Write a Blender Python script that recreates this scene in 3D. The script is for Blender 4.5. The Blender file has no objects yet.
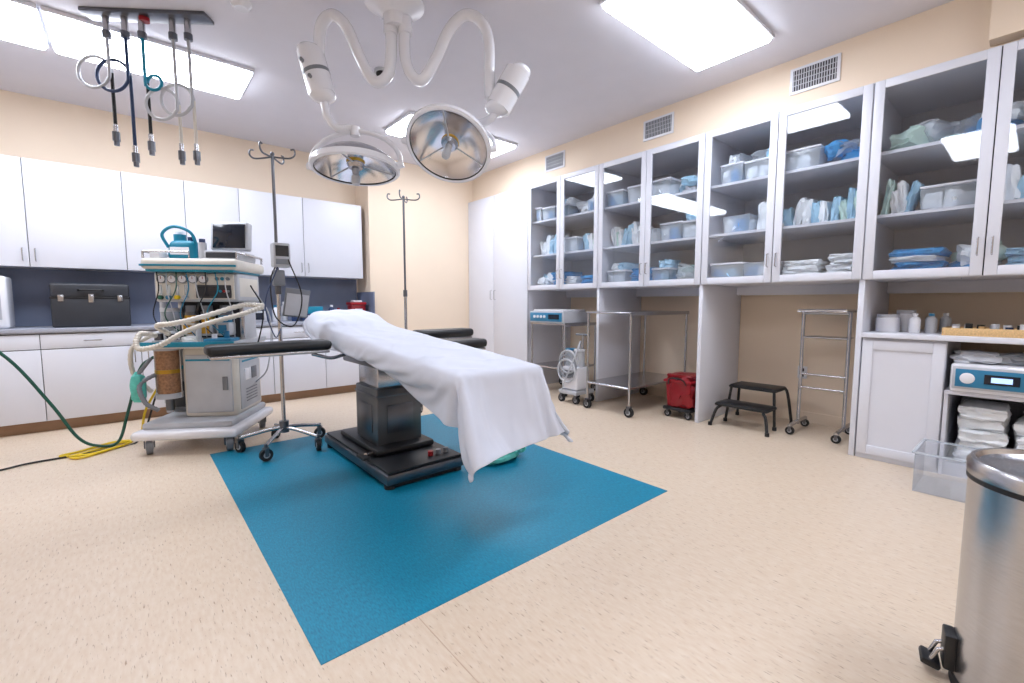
import bpy, bmesh, math, random
from mathutils import Vector, Matrix, Euler, noise
rad=math.radians
# ------------------------------------------------------------ materials
def C(r,g,b):
    def f(c):
        c/=255.0
        return c/12.92 if c<=0.04045 else ((c+0.055)/1.055)**2.4
    return (f(r),f(g),f(b),1)
def M(name,col,rough=0.5,metal=0.0,var=0.06,scale=8.0,bump=0.0,bscale=60,emit=0,coat=0,stretch=None):
    m=bpy.data.materials.new(name); m.use_nodes=True
    nt=m.node_tree; p=nt.nodes['Principled BSDF']
    tc=nt.nodes.new('ShaderNodeTexCoord'); mp=nt.nodes.new('ShaderNodeMapping')
    nt.links.new(tc.outputs['Object'],mp.inputs[0])
    if stretch: mp.inputs['Scale'].default_value=stretch
    n=nt.nodes.new('ShaderNodeTexNoise'); n.inputs['Scale'].default_value=scale; n.inputs['Detail'].default_value=3
    nt.links.new(mp.outputs[0],n.inputs['Vector'])
    r=nt.nodes.new('ShaderNodeValToRGB')
    r.color_ramp.elements[0].position=.3; r.color_ramp.elements[1].position=.7
    r.color_ramp.elements[0].color=tuple(c*(1-var) for c in col[:3])+(1,)
    r.color_ramp.elements[1].color=tuple(min(1,c*(1+var)) for c in col[:3])+(1,)
    nt.links.new(n.outputs[0],r.inputs[0]); nt.links.new(r.outputs[0],p.inputs['Base Color'])
    p.inputs['Roughness'].default_value=rough; p.inputs['Metallic'].default_value=metal
    if coat: p.inputs['Coat Weight'].default_value=coat
    if bump:
        n2=nt.nodes.new('ShaderNodeTexNoise'); n2.inputs['Scale'].default_value=bscale
        nt.links.new(mp.outputs[0],n2.inputs['Vector'])
        b=nt.nodes.new('ShaderNodeBump'); b.inputs['Strength'].default_value=bump; b.inputs['Distance'].default_value=.01
        nt.links.new(n2.outputs[0],b.inputs['Height']); nt.links.new(b.outputs[0],p.inputs['Normal'])
    if emit:
        p.inputs['Emission Color'].default_value=col; p.inputs['Emission Strength'].default_value=emit
    return m
def glassM(name,tint,op=0.0,opcol=(1,1,1,1),base=.035):
    m=bpy.data.materials.new(name); m.use_nodes=True; nt=m.node_tree
    nt.nodes.clear(); o=nt.nodes.new('ShaderNodeOutputMaterial')
    t=nt.nodes.new('ShaderNodeBsdfTransparent'); t.inputs[0].default_value=tint
    g=nt.nodes.new('ShaderNodeBsdfGlossy'); g.inputs['Roughness'].default_value=.03 if not op else .15
    lw=nt.nodes.new('ShaderNodeLayerWeight'); lw.inputs[0].default_value=.5
    pw=nt.nodes.new('ShaderNodeMath'); pw.operation='POWER'; pw.inputs[1].default_value=5
    nt.links.new(lw.outputs['Facing'],pw.inputs[0])
    ma=nt.nodes.new('ShaderNodeMath'); ma.operation='MULTIPLY_ADD'; ma.inputs[1].default_value=.9; ma.inputs[2].default_value=base
    nt.links.new(pw.outputs[0],ma.inputs[0])
    mx=nt.nodes.new('ShaderNodeMixShader')
    nt.links.new(ma.outputs[0],mx.inputs[0]); nt.links.new(t.outputs[0],mx.inputs[1]); nt.links.new(g.outputs[0],mx.inputs[2])
    last=mx
    if op:
        d=nt.nodes.new('ShaderNodeBsdfPrincipled'); d.inputs['Base Color'].default_value=opcol; d.inputs['Roughness'].default_value=.3
        m2=nt.nodes.new('ShaderNodeMixShader'); m2.inputs[0].default_value=op
        nt.links.new(mx.outputs[0],m2.inputs[1]); nt.links.new(d.outputs[0],m2.inputs[2]); last=m2
    nt.links.new(last.outputs[0],o.inputs[0]); return m

wallM=M('wall_paint',C(232,214,193),.75,var=.012,scale=3)
ceilM=M('ceiling_paint',C(218,217,226),.85,var=.015,scale=4)
cabM=M('cabinet_laminate_white',C(217,219,229),.38,var=.01,scale=3)
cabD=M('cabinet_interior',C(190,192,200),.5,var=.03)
gapM=M('shadow_gap',C(50,48,54),.8)
topM=M('countertop_laminate',C(160,163,176),.35,var=.05,scale=60)
splashM=M('backsplash_bluegrey',C(112,122,146),.45,var=.05)
steel=M('brushed_steel',C(190,190,194),.26,1.0,var=.06,scale=30,stretch=(1,1,12))
chrome=M('chrome',C(225,226,230),.1,1.0,var=.03)
refl=M('lamp_reflector',C(232,232,236),.22,1.0,var=.03)
dsteel=M('dark_steel',C(110,112,118),.32,1.0,var=.08)
blk=M('black_vinyl',C(22,23,27),.42,var=.15)
rub=M('black_rubber',C(28,28,30),.7)
charc=M('charcoal_case',C(44,47,54),.5)
basegrey=M('table_base_grey',C(104,106,110),.34,.7,var=.05)
grey=M('grey_plastic',C(120,124,132),.45)
lgrey=M('light_grey_plastic',C(184,187,194),.42)
white=M('white_enamel',C(228,229,236),.25,coat=.4,var=.01)
cream=M('cream_enamel',C(214,209,200),.4,var=.03)
teal=M('teal_plastic',C(0,130,160),.4)
green=M('green_hose',C(10,80,66),.4)
aqua=M('aqua_drape',C(90,190,180),.55,var=.2,scale=20)
red=M('red_plastic',C(150,18,32),.4)
yellow=M('yellow_cord',C(220,190,30),.45)
brass=M('brass_gold',C(190,150,60),.3,.8)
blue=M('blue_wrap',C(60,150,210),.7,var=.25,scale=12)
dblue=M('dark_blue_box',C(30,52,92),.5)
wrapw=M('white_wrap',C(238,242,246),.5,var=.06,scale=10)
wrapb=M('pale_blue_wrap',C(165,206,230),.6,var=.15,scale=12)
wrapg=M('pale_green_wrap',C(195,222,214),.7,var=.1)
wood=M('tan_wood',C(215,178,125),.5,var=.15,scale=14,stretch=(1,8,8))
kickM=M('toe_kick_vinyl',C(150,118,92),.6)
amber=M('amber_granules',C(150,110,80),.5,var=.3,scale=60)
screenM=M('screen_glass',C(24,30,42),.12)
blueP=M('device_panel_blue',C(40,120,160),.35)
lampM=M('lit_diffuser',C(238,244,255),.5,var=0,emit=18.0)
ledM=M('display_digits',C(170,200,255),.5,emit=1.0)
sheetM=M('white_sheet_cotton',C(206,210,223),.85,var=.02)
seamM=M('floor_seam_line',C(196,170,146),.5)
glass=glassM('cabinet_glass',(.96,.97,.98,1),base=.06)
clearP=glassM('clear_plastic_bin',(.95,.97,1,1),op=.30,opcol=C(232,240,247))
clearT=glassM('clear_tub_plastic',(.97,.98,1,1),op=.10,opcol=C(225,235,245))
tint=glassM('red_tint_plastic',(.9,.3,.3,1),op=.8,opcol=C(145,22,34))

def floor_mat():
    m=bpy.data.materials.new('sheet_vinyl_floor'); m.use_nodes=True; nt=m.node_tree; p=nt.nodes['Principled BSDF']
    tc=nt.nodes.new('ShaderNodeTexCoord')
    def nz(sc,scale,det=3,rz=0):
        mp=nt.nodes.new('ShaderNodeMapping'); mp.inputs['Scale'].default_value=sc; mp.inputs['Rotation'].default_value=(0,0,rz)
        nt.links.new(tc.outputs['Object'],mp.inputs[0])
        n=nt.nodes.new('ShaderNodeTexNoise'); n.inputs['Scale'].default_value=scale; n.inputs['Detail'].default_value=det
        nt.links.new(mp.outputs[0],n.inputs['Vector']); return n
    n1=nz((4,1,1),18,4)
    r1=nt.nodes.new('ShaderNodeValToRGB'); e=r1.color_ramp.elements
    e[0].position=.32; e[0].color=C(212,191,168); e[1].position=.55; e[1].color=C(217,199,178)
    x=e.new(.75); x.color=C(221,205,187)
    nt.links.new(n1.outputs[0],r1.inputs[0])
    n2=nz((6,1,1),26,2)
    r2=nt.nodes.new('ShaderNodeValToRGB'); e=r2.color_ramp.elements
    e[0].position=.27; e[0].color=(.46,.34,.26,1); e[1].position=.37; e[1].color=(1,1,1,1)
    nt.links.new(n2.outputs[0],r2.inputs[0])
    mx=nt.nodes.new('ShaderNodeMix'); mx.data_type='RGBA'; mx.blend_type='MULTIPLY'; mx.inputs[0].default_value=.8
    nt.links.new(r1.outputs[0],mx.inputs[6]); nt.links.new(r2.outputs[0],mx.inputs[7])
    nt.links.new(mx.outputs[2],p.inputs['Base Color'])
    p.inputs['Roughness'].default_value=.34
    return m
floorM=floor_mat()
def mat_mat():
    m=bpy.data.materials.new('teal_vinyl_inlay'); m.use_nodes=True; nt=m.node_tree; p=nt.nodes['Principled BSDF']
    tc=nt.nodes.new('ShaderNodeTexCoord')
    mp=nt.nodes.new('ShaderNodeMapping'); mp.inputs['Scale'].default_value=(3.5,1,1)
    nt.links.new(tc.outputs['Object'],mp.inputs[0])
    n=nt.nodes.new('ShaderNodeTexNoise'); n.inputs['Scale'].default_value=50; n.inputs['Detail'].default_value=4
    nt.links.new(mp.outputs[0],n.inputs['Vector'])
    r=nt.nodes.new('ShaderNodeValToRGB'); e=r.color_ramp.elements
    e[0].position=.30; e[0].color=C(0,108,140); e[1].position=.70; e[1].color=C(0,140,174)
    nt.links.new(n.outputs[0],r.inputs[0]); nt.links.new(r.outputs[0],p.inputs['Base Color'])
    p.inputs['Roughness'].default_value=.45; return m
tealFloor=mat_mat()

# ------------------------------------------------------------ builder
class B:
    def __init__(s,name): s.name=name; s.bm=bmesh.new(); s.mats=[]
    def mi(s,m):
        if m not in s.mats: s.mats.append(m)
        return s.mats.index(m)
    def add(s,t,m,mat=None,flat=False):
        if mat is not None: bmesh.ops.transform(t,matrix=mat,verts=t.verts)
        i=s.mi(m)
        for f in t.faces: f.material_index=i; f.smooth=not flat
        me=bpy.data.meshes.new('tmp'); t.to_mesh(me); t.free(); s.bm.from_mesh(me); bpy.data.meshes.remove(me)
    def box(s,x0,x1,y0,y1,z0,z1,m,bev=0,seg=2,rot=None,taper=None):
        t=bmesh.new(); bmesh.ops.create_cube(t,size=1)
        sx,sy,sz=abs(x1-x0),abs(y1-y0),abs(z1-z0)
        bmesh.ops.scale(t,vec=(sx,sy,sz),verts=t.verts)
        if taper:
            for v in t.verts:
                if v.co.z>0: v.co.x*=taper; v.co.y*=taper
        if bev: bmesh.ops.bevel(t,geom=t.edges[:],offset=min(bev,.49*min(sx,sy,sz)),segments=seg,profile=.5,affect='EDGES')
        mt=Matrix.Translation(((x0+x1)/2,(y0+y1)/2,(z0+z1)/2))
        if rot: mt=mt@Euler(rot).to_matrix().to_4x4()
        s.add(t,m,mt)
    def cyl(s,p,q,r,m,r2=None,seg=20,caps=True):
        p=Vector(p);q=Vector(q);d=q-p
        t=bmesh.new(); bmesh.ops.create_cone(t,cap_ends=caps,segments=seg,radius1=r,radius2=r if r2 is None else r2,depth=d.length)
        s.add(t,m,Matrix.Translation((p+q)/2)@d.to_track_quat('Z','Y').to_matrix().to_4x4())
    def tube(s,pts,r,m,seg=10,sub=8,smooth=True,closed=False,rib=0):
        P=[Vector(p) for p in pts]
        if smooth and len(P)>2:
            n=len(P); out=[]
            rng=range(n if closed else n-1)
            for i in rng:
                p1=P[i];p2=P[(i+1)%n]
                p0=P[i-1] if (i>0 or closed) else p1*2-p2
                p3=P[(i+2)%n] if (i+2<n or closed) else p2*2-p1
                for k in range(sub):
                    u=k/sub
                    out.append(.5*((2*p1)+(-p0+p2)*u+(2*p0-5*p1+4*p2-p3)*u*u+(-p0+3*p1-3*p2+p3)*u**3))
            if not closed: out.append(P[-1])
            P=out
        t=bmesh.new(); rings=[]; n=len(P)
        up=None
        for i,p in enumerate(P):
            if closed: d=(P[(i+1)%n]-P[i-1])
            else: d=(P[min(i+1,n-1)]-P[max(i-1,0)])
            if d.length<1e-9: d=Vector((0,0,1))
            d.normalize()
            if up is None:
                up=Vector((0,0,1)) if abs(d.z)<.9 else Vector((1,0,0))
            a=(up-d*up.dot(d))
            if a.length<1e-6: a=d.orthogonal()
            a.normalize(); up=a; b=d.cross(a)
            rr=r*(1+(rib if i%2 else -rib))
            rings.append([t.verts.new(p+(a*math.cos(k*2*math.pi/seg)+b*math.sin(k*2*math.pi/seg))*rr) for k in range(seg)])
        for i in range(n if closed else n-1):
            A=rings[i];Bq=rings[(i+1)%n]
            for k in range(seg): t.faces.new((A[k],A[(k+1)%seg],Bq[(k+1)%seg],Bq[k]))
        if not closed:
            t.faces.new(rings[0][::-1]); t.faces.new(rings[-1])
        bmesh.ops.recalc_face_normals(t,faces=t.faces)
        s.add(t,m)
    def sph(s,c,sc,m,seg=20,rot=None):
        t=bmesh.new(); bmesh.ops.create_uvsphere(t,u_segments=seg,v_segments=max(8,seg//2),radius=1)
        if not hasattr(sc,'__len__'): sc=(sc,sc,sc)
        mt=Matrix.Translation(c)
        if rot: mt=mt@Euler(rot).to_matrix().to_4x4()
        s.add(t,m,mt@Matrix.Diagonal((*sc,1)))
    def lathe(s,prof,m,mat=None,seg=40,flat=False):
        t=bmesh.new(); rings=[]
        for r,z in prof:
            if r<1e-6: rings.append([t.verts.new((0,0,z))])
            else: rings.append([t.verts.new((r*math.cos(k*2*math.pi/seg),r*math.sin(k*2*math.pi/seg),z)) for k in range(seg)])
        for i in range(len(rings)-1):
            A=rings[i];Q=rings[i+1]
            for k in range(seg):
                k2=(k+1)%seg
                if len(A)==1 and len(Q)==1: continue
                if len(A)==1: t.faces.new((A[0],Q[k2],Q[k]))
                elif len(Q)==1: t.faces.new((A[k],A[k2],Q[0]))
                else: t.faces.new((A[k],A[k2],Q[k2],Q[k]))
        bmesh.ops.recalc_face_normals(t,faces=t.faces)
        s.add(t,m,mat,flat)
    def lump(s,c,size,m,amp=.12,rot=(0,0,0),seed=0,cuts=5,rnd=.35):
        t=bmesh.new(); bmesh.ops.create_cube(t,size=1)
        bmesh.ops.subdivide_edges(t,edges=t.edges[:],cuts=cuts,use_grid_fill=True)
        for v in t.verts:
            sp=v.co.normalized()*.56
            v.co=v.co.lerp(sp,rnd)
            v.co+=noise.noise_vector(v.co*3.2+Vector((seed*3.1,seed,0)))*amp
            v.co.z=max(v.co.z,-.5)
        s.add(t,m,Matrix.Translation(c)@Euler(rot).to_matrix().to_4x4()@Matrix.Diagonal((*size,1)))
    def caster(s,x,y,r,z0=0,m=None,ang=0):
        m=m or rub; dx,dy=math.cos(ang),math.sin(ang)
        w=r*.32
        s.cyl((x-dx*w,y-dy*w,z0+r),(x+dx*w,y+dy*w,z0+r),r,m,seg=20)
        s.cyl((x-dx*w*1.25,y-dy*w*1.25,z0+r),(x+dx*w*1.25,y+dy*w*1.25,z0+r),r*.5,lgrey,seg=14)
        s.box(x-r*.45,x+r*.45,y-r*.45,y+r*.45,z0+r*1.95,z0+r*2.25,dsteel,bev=.004,rot=(0,0,ang))
        for q in(-1,1):
            s.box(x+dx*w*1.5*q-.004,x+dx*w*1.5*q+.004,y+dy*w*1.5*q-r*.3,y+dy*w*1.5*q+r*.3,z0+r*.8,z0+r*2.1,dsteel,rot=(0,0,ang))
    def done(s,loc=(0,0,0),rz=0,rot=None):
        me=bpy.data.meshes.new(s.name); s.bm.to_mesh(me); s.bm.free()
        for m in s.mats: me.materials.append(m)
        me.set_sharp_from_angle(angle=rad(38))
        o=bpy.data.objects.new(s.name,me); bpy.context.collection.objects.link(o)
        o.location=loc; o.rotation_euler=rot if rot else (0,0,rz)
        return o
# ------------------------------------------------------------ dims
H=3.10; WX=4.95; WY=6.30; LX=-2.4; FY=-2.2; CF=4.10; SOF=4.17
def slab(name,a,m):
    b=B(name); b.box(*a,m); return b.done()
slab('floor',(LX-.1,WX+.1,FY-.1,WY+.1,-.1,0),floorM)
slab('ceiling',(LX-.1,WX+.1,FY-.1,WY+.1,H,H+.1),ceilM)
slab('wall_back',(LX-.1,WX+.1,WY,WY+.1,0,H),wallM)
slab('wall_right',(WX,WX+.1,FY-.1,WY,0,H),wallM)
slab('wall_left',(LX-.1,LX,FY-.1,WY,0,H),wallM)
slab('wall_front',(LX,WX,FY-.1,FY,0,H),wallM)
slab('wall_chase',(2.48,WX,5.86,WY,0,H),wallM)
slab('wall_soffit',(SOF,WX,FY,5.86,2.705,H),wallM)
slab('wall_beam',(4.06,SOF,FY,.31,2.74,H),wallM)
slab('floor_inlay_teal',(.40,2.45,1.41,4.03,0,.003),tealFloor)
slab('trim_1',(.742,.745,FY,1.41,0,.0008),seamM)
b=B('baseboard_right'); b.box(WX-.012,WX-.001,.9,4.46,0,.1,wallM); b.done()
b=B('baseboard_chase'); b.box(2.48,4.05,5.845,5.859,0,.1,kickM); b.done()

# ------------------------------------------------------------ ceiling lights
def troffer(x0,x1,y0,y1):
    b=B('ceiling_light_panel')
    for a in((x0,x1,y0,y0+.03),(x0,x1,y1-.03,y1),(x0,x0+.03,y0+.03,y1-.03),(x1-.03,x1,y0+.03,y1-.03)):
        b.box(*a,H-.03,H,white,bev=.004)
    b.box(x0+.01,x1-.01,y0+.01,y1-.01,H-.06,H-.002,lampM,bev=.03,seg=4)
    b.done()
for a in((2.42,3.68,1.38,1.98),(-.34,.90,4.38,5.0),(-1.60,-.36,4.38,5.0),(2.28,3.73,4.28,4.9),(-.4,.85,.3,.9),(2.2,3.45,-1.3,-.7)):  # last two panels are out of view, added for ambient fill light
    troffer(*a)
for yc in(1.26,2.62,4.07):
    b=B('air_vent'); w=.17;h=.10;zc=2.92
    b.box(SOF-.012,SOF,yc-w,yc+w,zc-h,zc+h,white,bev=.003)
    b.box(SOF-.014,SOF-.011,yc-w+.022,yc+w-.022,zc-h+.022,zc+h-.022,gapM)
    n=17
    for i in range(n):
        y=yc-w+.03+(2*w-.06)*i/(n-1); b.box(SOF-.02,SOF-.013,y-.003,y+.003,zc-h+.022,zc+h-.022,lgrey)
    for i in range(3):
        z=zc-h+.06+i*.04; b.box(SOF-.019,SOF-.014,yc-w+.022,yc+w-.022,z-.002,z+.002,lgrey)
    b.done()
# ------------------------------------------------------------ glass upper cabinets
rng=random.Random(11)
ZB,ZT=1.32,2.70
tiers=[ZB+.03,1.78,2.22]
def supplies(y0,y1,z,kind):
    b=B('stored_medical_supplies')
    y=y0+.025; seed=rng.randint(0,99)
    while y<y1-.1:
        w=min(rng.uniform(.18,.30),y1-.015-y)
        k=rng.choice(kind); x0=CF+.05+rng.uniform(0,.04); d=rng.uniform(.28,.38); seed+=1
        if k=='bin':
            h=rng.uniform(.13,.17)
            b.box(x0,x0+d,y,y+w,z+.001,z+h,clearP,bev=.012,taper=1.06)
            for q in range(4):
                b.lump((x0+d*(.3 if q%2 else .65),y+w*(.22+.19*q),z+h*.42),(d*.55,w*.36,h*.8),rng.choice([blue,wrapw,wrapb,wrapw,wrapw]),seed=seed+q)
            if rng.random()<.7: b.box(x0-.012,x0+d+.012,y-.008,y+w+.008,z+h,z+h+.018,white,bev=.006); zt_=z+h+.018
            else: zt_=z+h*.8
            if rng.random()<.6:
                for q in range(2): b.lump((x0+d*.45,y+w*(.3+.4*q),zt_+.04),(d*.7,w*.5,.09),rng.choice([wrapw,wrapw,clearP,wrapb]),seed=seed+9+q,amp=.16,rot=(0,0,rng.uniform(-.3,.3)))
        elif k=='pack':
            n=rng.randint(3,4); zz=z
            mm=rng.choice([blue,blue,wrapb,wrapw])
            for q in range(n):
                h=rng.uniform(.035,.055)
                b.lump((x0+d/2+rng.uniform(-.02,.02),y+w/2,zz+h/2),(d*.95,w*rng.uniform(.85,1),h*1.05),mm if rng.random()<.7 else wrapw,rot=(0,0,rng.uniform(-.12,.12)),seed=seed+q,amp=.12,rnd=.2)
                zz+=h
        elif k=='pouch':
            n=4
            for q in range(n):
                hh=rng.uniform(.16,.26)
                b.lump((x0+d*.5,y+w*(q+.5)/n,z+hh/2),(d*.6,w/n*1.15,hh),rng.choice([wrapw,wrapw,wrapb,wrapg]),rot=(rng.uniform(-.3,.3),0,0),seed=seed+q,amp=.14,rnd=.25)
        elif k=='bag':
            for q in range(5):
                sz=rng.uniform(.09,.14)
                b.lump((x0+.08+.2*rng.random(),y+w*(.15+.7*rng.random()),z+sz*.5+(.06 if q>2 else 0)),(.2,w*.6,sz),rng.choice([wrapw,wrapw,blue,wrapb,wrapg,clearP]),seed=seed+q,amp=.22,rnd=.5,rot=(rng.uniform(-.4,.4),rng.uniform(-.3,.3),rng.uniform(0,3)))
        y+=w+rng.uniform(.01,.05)
    b.done()
def glasscab(y0,y1):
    b=B('glass_door_cabinet')
    T=.02; XB=WX-.006; yt=.001
    b.box(CF,XB,y0+yt,y0+T,ZB,ZT,cabM); b.box(CF,XB,y1-T,y1-yt,ZB,ZT,cabM)
    b.box(CF,XB,y0+T,y1-T,ZB,ZB+.03,cabM); b.box(CF,XB,y0+T,y1-T,ZT-.03,ZT,cabM)
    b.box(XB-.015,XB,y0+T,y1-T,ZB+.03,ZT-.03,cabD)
    ym=(y0+y1)/2
    b.box(CF+.002,CF+.03,ym-.02,ym+.02,ZB+.03,ZT-.03,cabM)
    for z in tiers[1:]: b.box(CF+.035,WX-.02,y0+T,y1-T,z-.022,z,cabM)
    b.box(4.82,4.85,y0+T,y1-T,ZB-.09,ZB,cabM)
    for (a,c,side) in((y0+.004,ym-.003,1),(ym+.003,y1-.004,-1)):
        F=.058; X0,X1=CF-.022,CF-.001; z0,z1=ZB+.004,ZT-.004
        b.box(X0,X1,a,a+F,z0,z1,cabM,bev=.004); b.box(X0,X1,c-F,c,z0,z1,cabM,bev=.004)
        b.box(X0,X1,a+F,c-F,z0,z0+F,cabM,bev=.004); b.box(X0,X1,a+F,c-F,z1-F,z1,cabM,bev=.004)
        b.box(CF-.013,CF-.009,a+F-.004,c-F+.004,z0+F-.004,z1-F+.004,glass)
        yh=(c-F/2) if side==1 else (a+F/2)
        b.tube([(X0,yh,1.45),(X0-.028,yh,1.455),(X0-.028,yh,1.555),(X0,yh,1.56)],.005,steel,smooth=False,seg=8)
    b.box(CF-.002,CF,ym-.004,ym+.004,ZB+.004,ZT-.004,gapM)
    b.done()
cabs=[(3.30,4.48),(2.08,3.30),(.86,2.08),(-.36,.86),(-1.58,-.36)]
for (a,c) in cabs:
    glasscab(a,c)
    if c<-.3: continue
    for i,z in enumerate(tiers):
        supplies(a+.03,c-.05,z,[['pack','bag','bin','pack'],['bin','pouch','bag','bin'],['bin','bin','bag','bin']][i])
for y in(3.30,2.08,.86):
    b=B('support_panel'); b.box(CF,WX-.013,y-.018,y+.018,0,ZB-.001,cabM,bev=.003); b.done()
b=B('tall_storage_cabinet')
b.box(CF,WX-.005,4.482,5.855,0.0,ZT,cabM)
ym=(4.5+5.84)/2+.05
b.box(CF-.002,CF,4.484,5.85,.1,ZT-.004,gapM)
for a,c,s_ in((4.484,ym-.004,1),(ym+.004,5.85,-1)):
    b.box(CF-.022,CF-.002,a,c,.1,ZT-.004,cabM,bev=.003)
    yh=c-.04 if s_==1 else a+.04
    b.tube([(CF-.022,yh,1.2),(CF-.05,yh,1.205),(CF-.05,yh,1.33),(CF-.022,yh,1.335)],.005,steel,smooth=False,seg=8)
b.done()
# ------------------------------------------------------------ back run of cabinets
def slabdoor(b,x0,x1,z0,z1,yf,hx=None,hz=None,horiz=False):
    b.box(x0+.003,x1-.003,yf-.02,yf-.001,z0,z1,cabM,bev=.003)
    if hx is not None:
        if horiz: b.tube([(hx-.06,yf-.02,hz),(hx-.055,yf-.045,hz),(hx+.055,yf-.045,hz),(hx+.06,yf-.02,hz)],.005,steel,smooth=False,seg=8)
        else: b.tube([(hx,yf-.02,hz),(hx,yf-.045,hz+.005),(hx,yf-.045,hz+.11),(hx,yf-.02,hz+.115)],.005,steel,smooth=False,seg=8)
E=[-2.395,-1.7,-.67,.0,.50,1.0,1.68,2.42]
YF=5.97; YW=WY-.014
for i in range(len(E)-1):
    b=B('overhead_cabinet'); x0,x1=E[i],E[i+1]
    b.box(x0,x1,YF,YW,1.48,2.44,cabM); b.box(x0+.001,x1-.001,YF-.0015,YF,1.481,2.439,gapM)
    left=(i%2==0)
    if x1-x0>.9:
        m=(x0+x1)/2; slabdoor(b,x0,m,1.48,2.44,YF,m-.04,1.53); slabdoor(b,m,x1,1.48,2.44,YF,x1-.04,1.53)
    else: slabdoor(b,x0,x1,1.48,2.44,YF,(x1-.04) if not left else x0+.04,1.53)
    b.done()
E2=[-2.395,-1.9,-1.26,-.62,.06,.66,1.22,1.8,2.42]
YB=5.68
for i in range(len(E2)-1):
    b=B('base_cabinet'); x0,x1=E2[i],E2[i+1]
    b.box(x0,x1,YB,YW,.1,.885,cabM); b.box(x0,x1,YB+.05,YW,0,.1,kickM)
    b.box(x0+.001,x1-.001,YB-.0015,YB,.105,.88,gapM)
    slabdoor(b,x0,x1,.745,.875,YB,(x0+x1)/2,.81,True)
    slabdoor(b,x0,x1,.105,.738,YB,(x0+.05) if i%2==0 else x1-.05,.58)
    b.done()
b=B('countertop'); b.box(LX+.005,2.455,YB-.035,YW,.887,.925,topM,bev=.006); b.done()
b=B('backsplash'); b.box(LX+.005,2.455,WY-.013,WY-.001,.926,1.478,splashM); b.box(2.458,2.475,5.72,WY-.014,.926,1.3,splashM); b.done()
for nm,x,m in(('red_power_outlet',-.93,red),('power_outlet',1.0,white)):
    b=B(nm); b.box(x,x+.08,WY-.02,WY-.0132,1.1,1.22,m,bev=.003)
    for z in(1.12,1.17): b.box(x+.025,x+.055,WY-.024,WY-.02,z,z+.03,gapM)
    b.done()
b=B('power_outlet'); b.box(WX-.01,WX-.001,1.42,1.5,.42,.54,white,bev=.003)
for z in(.44,.49): b.box(WX-.013,WX-.01,1.445,1.475,z,z+.03,gapM)
b.done()
# ---- items on the back counter
ZC=.926
b=B('black_equipment_case')
b.box(-.55,.0,5.80,6.14,ZC,ZC+.27,charc,bev=.015,seg=3); b.box(-.55,.0,5.80,6.14,ZC+.275,ZC+.405,charc,bev=.02,seg=3); b.box(-.553,.003,5.797,6.143,ZC+.262,ZC+.282,blk,bev=.004)
b.tube([(-.36,5.80,ZC+.345),(-.35,5.775,ZC+.345),(-.20,5.775,ZC+.345),(-.19,5.80,ZC+.345)],.009,blk,smooth=False)
b.box(-.295,-.255,5.785,5.80,ZC+.23,ZC+.31,steel,bev=.003)
for x in(-.50,-.09): b.box(x,x+.04,5.79,5.80,ZC+.24,ZC+.3,steel,bev=.003)
b.done()
b=B('white_tabletop_monitor')
b.box(-1.25,-.81,5.82,6.1,ZC,ZC+.46,white,bev=.025,seg=3); b.box(-1.21,-.85,5.815,5.822,ZC+.08,ZC+.42,lgrey,bev=.003); b.box(-1.19,-.87,5.81,5.817,ZC+.14,ZC+.39,screenM)
b.done()
b=B('sharps_container')
b.box(2.22,2.40,5.86,6.02,ZC,ZC+.20,tint,bev=.015,taper=1.08); b.box(2.205,2.415,5.845,6.035,ZC+.20,ZC+.235,red,bev=.01); b.box(2.25,2.37,5.88,6.0,ZC+.235,ZC+.26,white,bev=.01); b.box(2.26,2.36,5.855,5.862,ZC+.06,ZC+.15,white)
b.done()
def bottle(b,x,y,z,r,h,m,cap):
    b.lathe([(0,0),(r*.95,0),(r,.01),(r,h*.68),(r*.8,h*.78),(r*.4,h*.85),(r*.4,h*.9)],m,Matrix.Translation((x,y,z)),seg=20)
    b.cyl((x,y,z+h*.87),(x,y,z+h),r*.5,cap,seg=16)
b=B('supply_bottles')
for i,(x,y,r,h,m,c) in enumerate([(1.35,6.05,.04,.2,white,blueP),(1.46,6.1,.035,.24,lgrey,white),(1.56,6.02,.04,.17,dblue,white),(2.02,6.05,.04,.2,dblue,white),(2.12,6.08,.035,.16,white,red)]): bottle(b,x,y,ZC,r,h,m,c)
b.done()
b=B('glove_box_stack')
b.box(1.64,1.90,5.98,6.12,ZC,ZC+.09,dblue,bev=.004); b.box(1.65,1.89,5.985,6.12,ZC+.09,ZC+.18,teal,bev=.004); b.box(1.70,1.82,5.978,5.984,ZC+.02,ZC+.07,white)
b.done()
b=B('small_monitor_unit')
b.box(.92,1.22,5.9,6.12,ZC,ZC+.13,lgrey,bev=.012); b.box(.95,1.19,5.895,5.9,ZC+.03,ZC+.11,screenM); b.box(.95,1.18,5.92,6.1,ZC+.13,ZC+.26,grey,bev=.012); b.box(.97,1.1,5.915,5.92,ZC+.15,ZC+.24,screenM)
b.done()

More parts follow.
